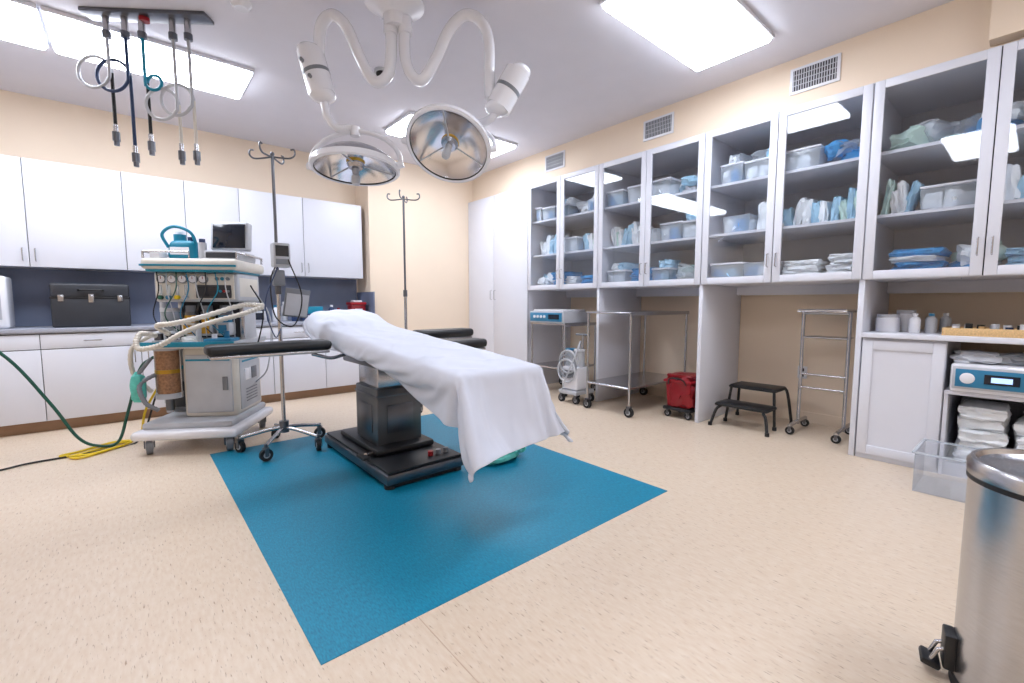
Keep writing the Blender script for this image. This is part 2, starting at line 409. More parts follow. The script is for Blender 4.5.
# ------------------------------------------------------------ operating table
def zt(y): return .80+.083*(y-1.76)
TILT=math.atan(.083)
b=B('operating_table')
b.box(1.13,1.70,2.50,3.66,.035,.10,dsteel,bev=.010); b.box(1.145,1.685,2.515,3.645,.10,.118,blk,bev=.006)
b.box(1.16,1.67,2.53,3.63,.004,.035,rub)
for x in(1.17,1.66):
    for y in(2.55,3.6): b.cyl((x,y,.003),(x,y,.05),.035,rub)
b.box(1.20,1.64,2.80,3.50,.118,.165,blk,bev=.02)
b.box(1.25,1.59,2.90,3.28,.16,.56,basegrey,bev=.012); b.box(1.27,1.57,2.92,3.26,.56,.73,steel,bev=.008)
b.box(1.245,1.595,2.895,3.285,.50,.515,dsteel,bev=.003); b.box(1.32,1.52,2.892,2.90,.24,.44,dsteel,bev=.004); b.box(1.242,1.25,2.98,3.20,.24,.44,dsteel,bev=.004)
b.box(1.22,1.62,2.75,3.45,.71,.775,dsteel,bev=.015)
b.cyl((1.2,2.86,.14),(1.12,2.80,.16),.012,steel); b.box(1.08,1.13,2.74,2.86,.14,.16,rub,bev=.006)
for i in range(3): b.cyl((1.5+.06*i,2.62,.118),(1.5+.06*i,2.62,.15),.018,[red,grey,grey][i],seg=14)
secs=[(1.78,2.42),(2.44,3.14),(3.16,3.78),(3.80,4.22)]
for (a,c) in secs:
    zc=zt((a+c)/2)
    b.box(1.17,1.71,a,c,zc-.062,zc-.014,blk,bev=.022,seg=3,rot=(TILT,0,0))
    b.box(1.19,1.69,a+.01,c-.01,zc-.082,zc-.062,steel,bev=.004,rot=(TILT,0,0))
    for x in(1.175,1.705):
        b.box(x-.008,x+.008,a+.02,c-.02,zc-.10,zc-.068,steel,bev=.003,rot=(TILT,0,0))
b.box(1.22,1.66,1.85,2.75,zt(2.3)-.115,zt(2.3)-.085,dsteel,bev=.005,rot=(TILT,0,0))
b.cyl((1.44,2.85,.70),(1.44,2.2,zt(2.2)-.1),.022,dsteel)
def arm(x0,x1,y,z,sg):
    b.box(x0,x1,y-.09,y+.09,z-.07,z,blk,bev=.028,seg=3)
    b.box(x0+.02,x1-.02,y-.08,y+.08,z-.09,z-.07,steel,bev=.004)
    xe=x1 if sg<0 else x0
    b.tube([(xe+sg*.12,y,z-.10),(xe+sg*.06,y,z-.12),(xe-sg*.02,y,z-.14),(xe-sg*.12,y,z-.12)],.013,steel)
arm(.34,1.10,3.38,.885,-1)
arm(1.80,2.34,3.36,.925,1)
arm(1.82,2.22,3.00,.86,1)
b.done()
# cloth sheet: centre rests on the pads (pinned), borders simulated falling over the edges
def make_sheet():
    sc=bpy.context.scene
    col=B('tmp_collider'); yc=(4.24+1.74)/2
    col.box(1.16,1.72,1.77,4.22,zt(yc)-.10,zt(yc)-.012,blk,bev=.03,seg=3,rot=(TILT,0,0))
    cobj=col.done(); cobj.modifiers.new('c','COLLISION'); cobj.collision.thickness_outer=.006; cobj.collision.cloth_friction=5
    nx,ny=56,144; X0,X1,Y0,Y1=.87,2.00,1.37,4.34
    vs=[];fs=[];pin=[]
    for j in range(ny+1):
        for i in range(nx+1):
            u=X0+(X1-X0)*i/nx; v=Y0+(Y1-Y0)*j/ny
            x=u-.045*(v-2.8); y=v+.07*(u-1.4)
            inside=(1.165<x<1.725) and (1.77<y<4.20)
            hd=max(0,min(1,(y-3.55)/.25))*max(0,min(1,(4.28-y)/.15))
            px=max(0,1-abs((x-1.44)/.30)**2.5)
            z=zt(y)+.001+.06*hd*px
            if inside:
                e=min(1,min(x-1.165,1.725-x,y-1.77)/.05)
                amp=.010+.030*hd
                q=noise.noise(Vector((x*2.6+y*1.6,y*2.0-x*.8,2)))
                rd=max(0,1-abs(q)*9)
                q2=noise.noise(Vector((x*3.1-y*1.9,y*1.5+x*1.4,7)))
                rd2=max(0,1-abs(q2)*11)
                z+=amp*e*(.6+noise.noise(Vector((x*7+y*2,y*3.5,1))))+.009*e*rd+.008*e*rd2
                pin.append(len(vs))
            else: z+=.010*noise.noise(Vector((x*7,y*7,9)))
            vs.append((x,y,z))
    for j in range(ny):
        for i in range(nx):
            a=j*(nx+1)+i; fs.append((a,a+1,a+nx+2,a+nx+1))
    me=bpy.data.meshes.new('s'); me.from_pydata(vs,[],fs)
    o=bpy.data.objects.new('draped_white_sheet',me); bpy.context.collection.objects.link(o)
    vg=o.vertex_groups.new(name='pin'); vg.add(pin,1.0,'REPLACE')
    md=o.modifiers.new('cl','CLOTH'); st=md.settings
    st.vertex_group_mass='pin'
    st.quality=6; st.mass=.32; st.tension_stiffness=15; st.compression_stiffness=14; st.shear_stiffness=3; st.bending_stiffness=.12; st.air_damping=1.6
    md.collision_settings.distance_min=.006; md.collision_settings.collision_quality=3; md.collision_settings.use_self_collision=False
    md.point_cache.frame_start=1; md.point_cache.frame_end=80
    for f in range(1,62): sc.frame_set(f)
    dg=bpy.context.evaluated_depsgraph_get()
    nm=bpy.data.meshes.new_from_object(o.evaluated_get(dg))
    bpy.data.objects.remove(o); bpy.data.objects.remove(cobj)
    sc.frame_set(1)
    nm.materials.clear(); nm.materials.append(sheetM)
    for p in nm.polygons: p.use_smooth=True
    no=bpy.data.objects.new('draped_white_sheet',nm); bpy.context.collection.objects.link(no)
    sd=no.modifiers.new('sd','SOLIDIFY'); sd.thickness=.003; sd.offset=1
    ss=no.modifiers.new('ss','SUBSURF'); ss.levels=1; ss.render_levels=1
make_sheet()
b=B('green_drape_bundle')
b.lump((2.02,2.56,.064),(.32,.26,.12),aqua,amp=.35,seed=4,cuts=8,rnd=.7)
for i in range(4):
    a=i*1.3; b.tube([(1.96+.1*math.cos(a),2.54+.1*math.sin(a),.05),(1.98+.12*math.cos(a+1),2.54+.12*math.sin(a+1),.16),(2.02+.13*math.cos(a+2),2.56+.12*math.sin(a+2),.12),(2.0+.13*math.cos(a+3),2.54+.13*math.sin(a+3),.03)],.005,aqua)
b.done()

# ------------------------------------------------------------ IV poles
def ivpole(x,y,h,legs=5,extra=False,a0=.3):
    b=B('iv_pole')
    for i in range(legs):
        a=a0+i*2*math.pi/legs; ex,ey=x+.31*math.cos(a),y+.31*math.sin(a)
        b.tube([(x,y,.17),(x+.12*math.cos(a),y+.12*math.sin(a),.155),(ex,ey,.115)],.014,steel)
        b.caster(ex,ey,.045,z0=.004,ang=a+.8); b.cyl((ex,ey,.09),(ex,ey,.13),.012,dsteel)
    b.cyl((x,y,.13),(x,y,.22),.035,dsteel); b.cyl((x,y,.2),(x,y,1.25),.015,steel); b.cyl((x,y,1.22),(x,y,1.29),.022,dsteel)
    b.cyl((x,y,1.25),(x,y,h),.011,dsteel)
    for a in(.0,math.pi/2):
        dx,dy=math.cos(a-.7),math.sin(a-.7)
        for sg in(-1,1):
            b.tube([(x,y,h-.02),(x+sg*dx*.08,y+sg*dy*.08,h-.03),(x+sg*dx*.14,y+sg*dy*.14,h-.03),(x+sg*dx*.17,y+sg*dy*.17,h-.005),(x+sg*dx*.165,y+sg*dy*.165,h+.03),(x+sg*dx*.14,y+sg*dy*.14,h+.03)],.0065,dsteel,seg=8)
    b.sph((x,y,h),.016,dsteel)
    if extra:
        b.box(x-.05,x+.07,y-.12,y-.02,1.42,1.60,lgrey,bev=.012); b.box(x-.035,x+.055,y-.124,y-.119,1.5,1.58,screenM); b.box(x-.035,x+.055,y-.124,y-.119,1.44,1.48,grey)
        b.box(x-.03,x+.05,y-.03,y+.03,1.44,1.56,dsteel,bev=.006)
        b.box(x-.045,x+.035,y-.08,y-.015,1.28,1.40,grey,bev=.01)
        b.box(x+.02,x+.20,y-.075,y-.065,1.04,1.26,grey,bev=.003,rot=(.15,.12,0)); b.box(x+.03,x+.19,y-.082,y-.076,1.05,1.22,lgrey,rot=(.15,.12,0))
        b.tube([(x+.05,y-.12,1.48),(x+.12,y-.18,1.2),(x+.06,y-.16,.98),(x-.05,y-.1,1.05),(x-.07,y-.08,1.3),(x-.03,y-.06,1.42)],.005,rub,seg=8)
        b.tube([(x-.02,y-.1,1.42),(x-.12,y-.13,1.15),(x-.06,y-.1,.9),(x,y-.03,.95)],.004,dblue,seg=8)
    b.done()
ivpole(.88,3.83,2.27,extra=True)
ivpole(2.27,4.45,2.27,a0=.9)

# ------------------------------------------------------------ surgical light
Rd=Vector((.762,-.6475,0)); hub=Vector((1.42,2.85,0)); toC=Vector((-.6475,-.762,0))
def W(s,z,d=0): return hub+Rd*s+toC*d+Vector((0,0,z))
b=B('dual_head_surgical_light')
b.lathe([(0,H-.001),(.19,H-.001),(.19,H-.02),(.13,H-.05),(.075,H-.09),(.07,H-.16),(0,H-.16)],white,Matrix.Translation((hub.x,hub.y,0)))
b.cyl(W(-.03,3.0),W(-.03,2.90),.045,white); b.cyl(W(.065,3.0),W(.065,2.90),.045,white)
b.tube([W(-.03,3.0),W(-.03,2.78),W(-.06,2.64),W(-.15,2.61),W(-.24,2.77),W(-.32,2.95),W(-.41,3.02),W(-.485,2.95),W(-.505,2.78)],.036,white,seg=16)
b.tube([W(.065,3.0),W(.06,2.78),W(.1,2.65),W(.175,2.62),W(.265,2.75),W(.355,2.93),W(.46,3.02),W(.56,2.98),W(.61,2.86),W(.615,2.62),W(.62,2.5)],.036,white,seg=16)
def joint(p,q,r):
    d=(q-p).normalized()
    b.cyl(p,q,r,white,seg=28); b.sph(p,(r,r,r*.6),white); b.sph(q,(r,r,r*.6),white)
    m=p.lerp(q,.5); b.cyl(m-d*.012,m+d*.012,r*1.02,grey,seg=28)
    b.cyl(q,q+d*.025,r*.6,grey)
joint(W(-.56,2.79),W(-.49,2.52),.085)
joint(W(.80,2.66),W(.67,2.44),.085)
for q in(W(-.58,2.70,.07),W(-.53,2.60,.07)): b.cyl(q,q+toC*.03,.012,grey)
def head(c,n,R_=.29):
    n=n.normalized(); z=-n; x=(Rd-z*Rd.dot(z)).normalized(); y=z.cross(x)
    m=Matrix(((x.x,y.x,z.x,c.x),(x.y,y.y,z.y,c.y),(x.z,y.z,z.z,c.z),(0,0,0,1)))
    k=R_/.285
    S=lambda pr:[(r*k,zz*k) for r,zz in pr]
    b.lathe(S([(0,.155),(.05,.155),(.06,.145),(.12,.135),(.19,.10),(.245,.06),(.262,.03)]),steel,m,seg=56)
    b.lathe(S([(.262,.03),(.28,.03),(.288,.015),(.288,-.008),(.275,-.016),(.262,-.012)]),white,m,seg=56)
    b.lathe(S([(.264,-.010),(.258,-.002)]),rub,m,seg=56)
    b.lathe(S([(.258,-.002),(.24,.022),(.215,.048),(.185,.072),(.15,.092),(.115,.106),(.08,.115),(.05,.12)]),refl,m,seg=40,flat=True)
    b.lathe(S([(.052,.12),(.05,.05),(.058,.03),(.045,.005),(0,.0)]),steel,m,seg=28)
    b.lathe(S([(.056,.06),(.060,.055),(.060,.045),(.056,.04)]),brass,m,seg=28)
    b.lathe(S([(.024,0),(.02,-.04),(.028,-.05),(.028,-.09),(.022,-.105),(0,-.107)]),lgrey,m,seg=24)
    for i in range(3):
        a=i*2*math.pi/3+.5; p=m@Vector((.05*math.cos(a)*k,.05*math.sin(a)*k,.03)); q=m@Vector((.255*math.cos(a)*k,.255*math.sin(a)*k,.002)); b.cyl(p,q,.006,lgrey,seg=8)
    Y=[m@Vector(((R_+.02)*math.cos(t),0,.03+(R_*.78)*math.sin(t))) for t in [math.pi*i/10 for i in range(11)]]
    b.tube(Y,.016,white,seg=12,sub=4)
    for sg in(-1,1): b.cyl(m@Vector((sg*(R_-.01),0,.015)),m@Vector((sg*(R_+.035),0,.03)),.024,white)
    return m
m1=head(W(-.285,2.045),Vector((0,0,-1))+toC*.10+Rd*.02,.285)
top=m1@Vector((0,0,.03+.285*.78))
b.tube([W(-.48,2.47),W(-.46,2.38),W(-.40,2.31),(top+Vector((-.03,.02,.02))),top],.026,white,seg=14)
b.cyl(top+Vector((0,0,.03)),top-Vector((0,0,.03)),.032,white)
m2=head(W(.34,2.19),Vector((0,0,-1))+toC*.72-Rd*.18,.285)
top=m2@Vector((0,0,.03+.285*.78))
b.tube([W(.66,2.42),W(.62,2.37),W(.55,2.36,-.05),top.lerp(W(.55,2.36),.4),top],.026,white,seg=14)
b.sph(top,.036,white)
b.done()
# ------------------------------------------------------------ ceiling fixtures
b=B('sprinkler_head'); b.cyl((1.72,3.72,H-.02),(1.72,3.72,H),.06,lgrey); b.sph((1.72,3.72,H-.03),(.045,.045,.035),rub); b.done()
b=B('smoke_detector'); b.lathe([(0,H-.04),(.04,H-.04),(.06,H-.02),(.065,H)],white,Matrix.Translation((.66,3.5,0))); b.done()
b=B('ceiling_gas_hoses')
P0=Vector((-.14,4.30,0)); D=Vector((.80,-.60,0)).normalized(); N=Vector((.6,.8,0))
b.box(-.14+.34-.40,-.14+.34+.40,4.30-.255-.06,4.30-.255+.06,H-.025,H-.001,dsteel,bev=.004,rot=(0,0,math.atan2(-.6,.8)))
b.cyl(P0+D*.40+Vector((0,0,H-.001)),P0+D*.40+Vector((0,0,H-.05)),.03,red,seg=20)
hoses=[(.15,lgrey,2.24,-1,2.72,rub),(.27,dblue,2.10,-1,2.70,dblue),(.38,teal,2.18,1,2.66,rub),(.58,lgrey,2.12,-1,2.52,cream),(.68,lgrey,2.12,-1,2.55,cream)]
for u,m,ze,sg,zl,mb in hoses:
    c=P0+D*u; r=.105 if u<.3 or u>.5 else .05
    pts=[c+Vector((0,0,H-.01)),c+Vector((0,0,(H+zl)/2+.05))]
    for k in range(13):
        a=2*math.pi*k/12*1.0
        pts.append(c+D*sg*(r-r*math.cos(a))+Vector((0,0,zl-r*math.sin(a)*1))+N*(.02*k/12))
    b.tube(pts,.0105,m,seg=8,sub=3)
    b.tube([c+N*.02+Vector((0,0,zl)),c+N*.02+Vector((0,0,zl-.16)),c+N*.02+Vector((0,0,ze+.13))],.0105,mb,seg=8,sub=3)
    q=c+N*.02
    b.cyl(q+Vector((0,0,ze+.14)),q+Vector((0,0,ze+.09)),.014,steel); b.cyl(q+Vector((0,0,ze+.09)),q+Vector((0,0,ze+.03)),.022,dsteel); b.cyl(q+Vector((0,0,ze+.03)),q+Vector((0,0,ze)),.016,dsteel)
    b.cyl(c+Vector((0,0,H-.02)),c+Vector((0,0,H-.12)),.02,steel); b.cyl(c+Vector((0,0,H-.12)),c+Vector((0,0,H-.16)),.026,dsteel)
b.done()

# ------------------------------------------------------------ anaesthesia machine (local frame)
b=B('anesthesia_machine')
b.box(-.06,.68,-.20,.60,.115,.185,white,bev=.03,seg=3); b.box(-.02,.62,-.12,.58,.18,.235,lgrey,bev=.02)
for x,y in((.03,-.12),(.59,-.12),(.03,.54),(.59,.54)): b.caster(x,y,.062,m=grey,ang=.5)
b.box(.20,.60,.04,.56,.225,.80,cream,bev=.04,seg=4)
b.box(.23,.57,.030,.045,.27,.74,lgrey,bev=.012,seg=3); b.box(.24,.56,.024,.032,.69,.705,teal); b.box(.50,.54,.02,.032,.45,.56,grey,bev=.004)
b.box(.597,.606,.10,.50,.27,.75,lgrey,bev=.01); b.box(.603,.61,.14,.46,.66,.675,teal); b.box(.603,.612,.18,.28,.50,.60,white,bev=.003); b.box(.603,.612,.32,.42,.50,.60,grey,bev=.003)
for i in range(5): b.box(.604,.609,.2,.42,.32+i*.025,.328+i*.025,grey)
b.box(-.01,.21,.26,.56,.225,.80,grey,bev=.03,seg=3); b.box(-.013,.2,.25,.262,.60,.63,teal)
b.box(.01,.19,.22,.26,.28,.50,charc,bev=.012)
b.cyl((.10,.05,.44),(.10,.05,.60),.075,amber,seg=28); b.cyl((.10,.05,.63),(.10,.05,.78),.078,amber,seg=28); b.cyl((.10,.05,.60),(.10,.05,.63),.086,brass,seg=28)
b.cyl((.10,.05,.40),(.10,.05,.44),.09,lgrey,seg=28); b.cyl((.10,.05,.78),(.10,.05,.86),.09,lgrey,seg=28)
b.cyl((.10,.05,.30),(.10,.05,.40),.03,dsteel)
for q in(-.09,.09): b.cyl((.10+q,.05,.4),(.10+q,.05,.84),.006,steel)
for q,zz in((-.05,.86),(.05,.86)): b.cyl((.10+q,.05,zz),(.10+q,.05,zz+.05),.03,dsteel,seg=18); b.sph((.10+q,.05,zz+.05),(.03,.03,.022),lgrey)
b.box(-.02,.64,-.08,.58,.80,.835,cream,bev=.014); b.box(-.025,.645,-.088,-.072,.812,.852,teal,bev=.004); b.box(.63,.646,-.08,.58,.812,.852,lgrey,bev=.004)
b.box(.08,.57,.32,.58,.835,1.20,lgrey,bev=.012); b.box(.11,.54,.308,.322,.86,1.17,charc,bev=.006)
for x in(.09,.56): b.box(x-.015,x+.015,.29,.32,.84,1.18,steel,bev=.004)
for i,(x,mm) in enumerate(((.20,brass),(.33,brass),(.46,blueP))):
    b.box(x-.052,x+.052,.17,.30,.88,.99,[cream,lgrey,lgrey][i],bev=.014); b.cyl((x,.23,.99),(x,.23,1.05),.05,mm,seg=24); b.cyl((x,.23,1.05),(x,.23,1.08),.053,dsteel,seg=24); b.cyl((x,.23,1.08),(x,.23,1.13),.036,grey,seg=24); b.box(x-.03,x+.03,.163,.171,.90,.97,mm)
b.cyl((.05,.22,.86),(.05,.22,1.08),.062,clearP,seg=24)
for i in range(8): b.cyl((.05,.22,.87+i*.024),(.05,.22,.883+i*.024),.05,rub,seg=20)
b.cyl((.05,.22,1.08),(.05,.22,1.11),.067,lgrey,seg=24)
b.box(.0,.61,.12,.58,1.16,1.40,lgrey,bev=.02,seg=3); b.box(.02,.59,.106,.122,1.18,1.385,cream,bev=.006)
for i in range(5):
    x=.07+i*.075; b.cyl((x,.113,1.34),(x,.088,1.34),.034,grey,seg=24); b.cyl((x,.090,1.34),(x,.085,1.34),.027,white,seg=24); b.box(x-.002,x+.002,.082,.085,1.34,1.362,red)
for i in range(4):
    x=.06+i*.06; b.cyl((x,.095,1.215),(x,.095,1.295),.010,clearP,seg=12); b.cyl((x,.10,1.195),(x,.07,1.195),.017,[green,blueP,yellow,lgrey][i],seg=16)
b.box(.31,.57,.094,.108,1.19,1.295,charc,bev=.006); b.box(.33,.46,.089,.095,1.205,1.28,screenM)
for i in range(3): b.cyl((.495+i*.028,.094,1.245),(.495+i*.028,.08,1.245),.010,[teal,red,grey][i],seg=12)
for i in range(3): b.cyl((.47+i*.04,.11,1.345),(.47+i*.04,.09,1.345),.014,[grey,teal,grey][i],seg=14)
b.box(.60,.612,.16,.54,1.20,1.36,cream,bev=.006)
b.box(-.04,.65,.02,.62,1.41,1.50,cream,bev=.035,seg=4); b.box(-.035,.645,.012,.03,1.435,1.45,teal); b.box(-.01,.62,.04,.58,1.395,1.415,teal,bev=.006)
b.tube([(-.03,.06,1.50),(-.03,.06,1.55),(-.03,.57,1.55),(-.03,.57,1.50)],.009,steel,smooth=False); b.tube([(-.03,.06,1.55),(.3,.05,1.55),(.3,.05,1.50)],.008,steel,smooth=False); b.tube([(.64,.06,1.50),(.64,.06,1.55),(.64,.57,1.55),(.64,.57,1.50)],.009,steel,smooth=False)
b.box(.06,.28,.18,.40,1.50,1.66,teal,bev=.045,seg=4,taper=.86); b.cyl((.13,.28,1.65),(.13,.28,1.71),.045,teal,seg=24); b.cyl((.13,.28,1.71),(.13,.28,1.73),.03,white,seg=20); b.cyl((.22,.27,1.65),(.22,.27,1.69),.028,dblue,seg=20)
b.tube([(.07,.22,1.60),(.05,.18,1.70),(.14,.17,1.76),(.25,.19,1.72),(.27,.24,1.62)],.012,teal); b.box(.10,.24,.172,.182,1.54,1.60,white,bev=.004)
b.cyl((.33,.2,1.50),(.33,.2,1.64),.03,lgrey,seg=20); b.cyl((.33,.2,1.64),(.33,.2,1.67),.022,dblue,seg=20)
b.box(-.01,.06,.10,.22,1.50,1.57,white,bev=.012)
b.box(.36,.62,.14,.50,1.50,1.575,lgrey,bev=.012); b.box(.38,.60,.134,.142,1.515,1.56,charc,bev=.003)
b.cyl((.48,.34,1.57),(.48,.34,1.62),.03,grey); b.box(.34,.65,.30,.38,1.59,1.83,lgrey,bev=.018,seg=3,rot=(-.1,0,-.15)); b.box(.362,.628,.286,.302,1.61,1.81,screenM,bev=.004,rot=(-.1,0,-.15))
b.tube([(.07,-.02,.90),(.03,-.14,.92),(.05,-.21,.82),(.2,-.22,.84),(.34,-.18,.93),(.5,-.12,1.0),(.68,-.02,1.06),(.82,.06,1.12)],.019,cream,seg=10,sub=14,rib=.12)
b.tube([(.15,.0,.91),(.14,-.12,.98),(.28,-.16,1.0),(.45,-.08,1.05),(.66,.05,1.13),(.82,.06,1.13)],.019,cream,seg=10,sub=14,rib=.12)
b.tube([(.04,.02,.60),(-.03,-.08,.53),(.02,-.12,.40),(.1,-.1,.33)],.016,grey,seg=10,sub=12,rib=.1)
b.tube([(.02,.0,.9),(-.08,-.06,.8),(-.10,-.02,.6),(-.02,.04,.45)],.016,cream,seg=10,sub=12,rib=.12)
b.lump((-.06,-.05,.50),(.09,.09,.22),aqua,amp=.1,seed=8,rnd=.8); b.cyl((-.06,-.05,.60),(.0,.02,.72),.014,grey)
for i in range(8):
    x=.04+.07*i; b.tube([(x,.09,1.4),(x+.04,.03-.02*(i%3),1.25),(x+.08*math.sin(i*2),.02,1.05),(x+.05,.1,.87)],.0045,[rub,lgrey,green,blueP,lgrey,rub,teal,lgrey][i],seg=6)
b.tube([(.64,.3,1.3),(.73,.3,1.1),(.69,.3,.85),(.61,.35,.7)],.006,rub,seg=8)
b.tube([(.64,.4,1.25),(.77,.35,1.0),(.75,.3,.6),(.61,.4,.45)],.006,lgrey,seg=8)
for i,(x,y) in enumerate(((.45,.05),(.52,.1),(.35,.02))): b.cyl((x,y,.835),(x,y,.835+.07+.02*i),.02,[white,blueP,lgrey][i],seg=14)
b.box(.40,.60,-.03,.14,.836,.87,blueP,bev=.006); b.lump((.28,.06,.86),(.12,.1,.05),wrapw,amp=.2,seed=31)
b.cyl((-.07,.35,.215),(-.07,.35,1.38),.022,lgrey); b.box(-.09,.02,.32,.38,1.30,1.34,lgrey); b.box(-.09,.02,.32,.38,.3,.34,lgrey)
b.done(loc=(.09,4.46,0),rz=rad(-31))

b=B('green_gas_hose')
b.tube([(-2.39,5.2,1.7),(-1.6,4.95,1.45),(-1.1,4.82,1.12),(-.73,4.79,.8),(-.5,4.75,.41),(-.36,4.72,.12),(-.24,4.70,.036),(-.13,4.70,.05),(-.06,4.69,.28),(.03,4.64,.62),(.12,4.58,.72)],.011,green,seg=10)
b.done()
b=B('yellow_power_cord')
b.tube([(.16,4.68,.5),(.05,4.82,.25),(0,4.88,.012),(-.12,4.80,.012),(-.30,4.66,.012),(-.40,4.60,.012),(-.34,4.52,.012),(-.20,4.62,.012),(-.05,4.78,.014),(-.16,4.86,.012),(-.36,4.72,.012),(-.46,4.66,.012),(-.3,4.58,.012),(-.1,4.70,.012)],.009,yellow,seg=8)
b.done()
b=B('black_floor_cable')
b.tube([(.12,4.62,.4),(.0,4.74,.03),(-.2,4.66,.01),(-.42,4.62,.01),(-.62,4.60,.01),(-.80,4.52,.01),(-1.3,4.42,.01),(-2.39,4.3,.01)],.007,rub,seg=8)
b.done()

# ------------------------------------------------------------ right side
def rack(name,x0,x1,y0,y1,h,shelves,cr=.05,top=True):
    b=B(name); r=.0125
    for x in(x0,x1):
        for y in(y0,y1):
            b.cyl((x,y,cr*2),(x,y,h),r,steel,seg=14); b.caster(x,y,cr)
    for z in shelves:
        b.box(x0,x1,y0,y1,z-.008,z,steel)
        for (p,q) in(((x0,y0),(x1,y0)),((x1,y0),(x1,y1)),((x1,y1),(x0,y1)),((x0,y1),(x0,y0))): b.cyl((p[0],p[1],z-.012),(q[0],q[1],z-.012),.011,steel,seg=12)
    if top: b.box(x0-.02,x1+.02,y0-.02,y1+.02,h-.02,h,steel,bev=.006); b.box(x0-.02,x1+.02,y0-.02,y0-.015,h-.035,h,steel)
    b.done()
rack('stainless_instrument_table',3.77,4.85,2.62,3.16,1.06,[.30])
rack('small_equipment_cart',4.02,4.6,3.74,4.32,.90,[.35])
b=B('electrosurgical_unit')
b.box(3.99,4.5,3.74,4.34,.903,1.045,lgrey,bev=.012); b.box(3.98,3.992,3.76,4.32,.92,1.03,blueP,bev=.005); b.box(3.974,3.982,3.80,3.98,.95,1.01,screenM)
for i in range(4): b.cyl((3.985,4.05+i*.06,.98),(3.968,4.05+i*.06,.98),.018,white,seg=16)
b.box(4.02,4.45,3.78,4.30,1.045,1.07,white,bev=.01)
b.done()
b=B('suction_machine')
cx,cy=3.94,3.47
b.box(cx-.16,cx+.16,cy-.14,cy+.14,.10,.15,lgrey,bev=.015)
for dx in(-.13,.13):
    for dy in(-.11,.11): b.caster(cx+dx,cy+dy,.045)
b.box(cx-.13,cx+.1,cy-.12,cy+.12,.15,.42,white,bev=.025,seg=3); b.box(cx-.137,cx-.128,cy-.08,cy+.08,.3,.38,grey,bev=.004)
b.cyl((cx-.02,cy-.06,.42),(cx-.02,cy-.06,.60),.06,clearP,seg=24); b.cyl((cx-.02,cy-.06,.60),(cx-.02,cy-.06,.62),.065,white,seg=24)
b.cyl((cx-.02,cy+.08,.42),(cx-.02,cy+.08,.60),.055,clearP,seg=24); b.cyl((cx-.02,cy+.08,.60),(cx-.02,cy+.08,.62),.06,blueP,seg=24)
b.cyl((cx+.1,cy,.15),(cx+.1,cy,.78),.012,steel); b.tube([(cx+.1,cy-.1,.78),(cx+.1,cy+.1,.78)],.012,grey,smooth=False)
for k in range(3):
    pts=[(cx-.15-.012*k,cy+.13*math.cos(a),.48+.13*math.sin(a)-.05*k) for a in [2*math.pi*i/10 for i in range(10)]]
    b.tube(pts,.011,lgrey if k!=1 else grey,seg=8,closed=True,sub=4)
b.tube([(cx-.02,cy-.06,.62),(cx-.1,cy-.14,.72),(cx-.17,cy-.12,.55),(cx-.18,cy,.3),(cx-.15,cy+.1,.12)],.009,lgrey,seg=8)
b.done()
b=B('red_biohazard_bin')
cx,cy=4.25,2.29
b.box(cx-.16,cx+.16,cy-.15,cy+.15,.075,.11,blk,bev=.01)
for dx in(-.12,.12):
    for dy in(-.11,.11): b.caster(cx+dx,cy+dy,.035)
b.box(cx-.13,cx+.13,cy-.12,cy+.12,.11,.36,red,bev=.02,taper=1.12); b.box(cx-.16,cx+.16,cy-.15,cy+.15,.36,.385,red,bev=.008); b.lump((cx,cy,.41),(.27,.26,.06),tint,amp=.15,seed=2,cuts=7,rnd=.5)
b.lump((cx-.12,cy-.02,.25),(.07,.24,.26),tint,amp=.25,seed=12,cuts=7,rnd=.4); b.lump((cx,cy-.12,.25),(.24,.06,.26),tint,amp=.25,seed=14,cuts=7,rnd=.4)
b.tube([(cx-.15,cy-.1,.34),(cx-.18,cy-.06,.40),(cx-.18,cy+.06,.40),(cx-.15,cy+.1,.34)],.008,blk)
b.done()
b=B('black_step_stool')
SY=.02
b.box(4.16,4.40,1.46+SY,1.92+SY,.19,.215,rub,bev=.01); b.box(4.40,4.68,1.48+SY,1.90+SY,.335,.36,rub,bev=.01)
b.box(4.17,4.39,1.47+SY,1.91+SY,.215,.222,blk,bev=.003); b.box(4.41,4.67,1.49+SY,1.89+SY,.36,.367,blk,bev=.003)
for y,dy in((1.50+SY,-.03),(1.88+SY,.03)):
    b.tube([(4.42,y,.19),(4.2,y,.185),(4.17,y+dy,.14),(4.13,y+dy*2,.005)],.013,blk,seg=10,sub=4)
    b.tube([(4.42,y,.345),(4.64,y,.345),(4.67,y+dy,.3),(4.72,y+dy*2,.005)],.013,blk,seg=10,sub=4)
    b.cyl((4.42,y,.345),(4.38,y+dy,.005),.012,blk)
    for x in(4.13,4.72,4.38): b.cyl((x,y+dy*(2 if x!=4.38 else 1),.0),(x,y+dy*(2 if x!=4.38 else 1),.03),.018,rub)
b.done()
b=B('stainless_mayo_stand')
x0,x1,y0,y1=4.56,4.80,1.02,1.36
for y in(y0,y1):
    b.cyl((x0,y,.06),(x0,y,1.08),.014,steel); b.tube([(x0-.22,y,.08),(x0-.1,y,.085),(x0+.2,y,.085)],.016,steel,smooth=False)
    for x in(x0-.2,x0+.19): b.caster(x,y,.035)
for z in(.40,.52,.85,1.06): b.cyl((x0,y0,z),(x0,y1,z),.010,steel)
b.box(x0-.14,x0+.16,y0-.01,y1+.01,1.07,1.085,steel,bev=.005)
for (p,q) in(((x0-.14,y0),(x0+.16,y0)),((x0+.16,y0),(x0+.16,y1)),((x0+.16,y1),(x0-.14,y1)),((x0-.14,y1),(x0-.14,y0))): b.cyl((p[0],p[1],1.09),(q[0],q[1],1.09),.008,chrome,seg=10)
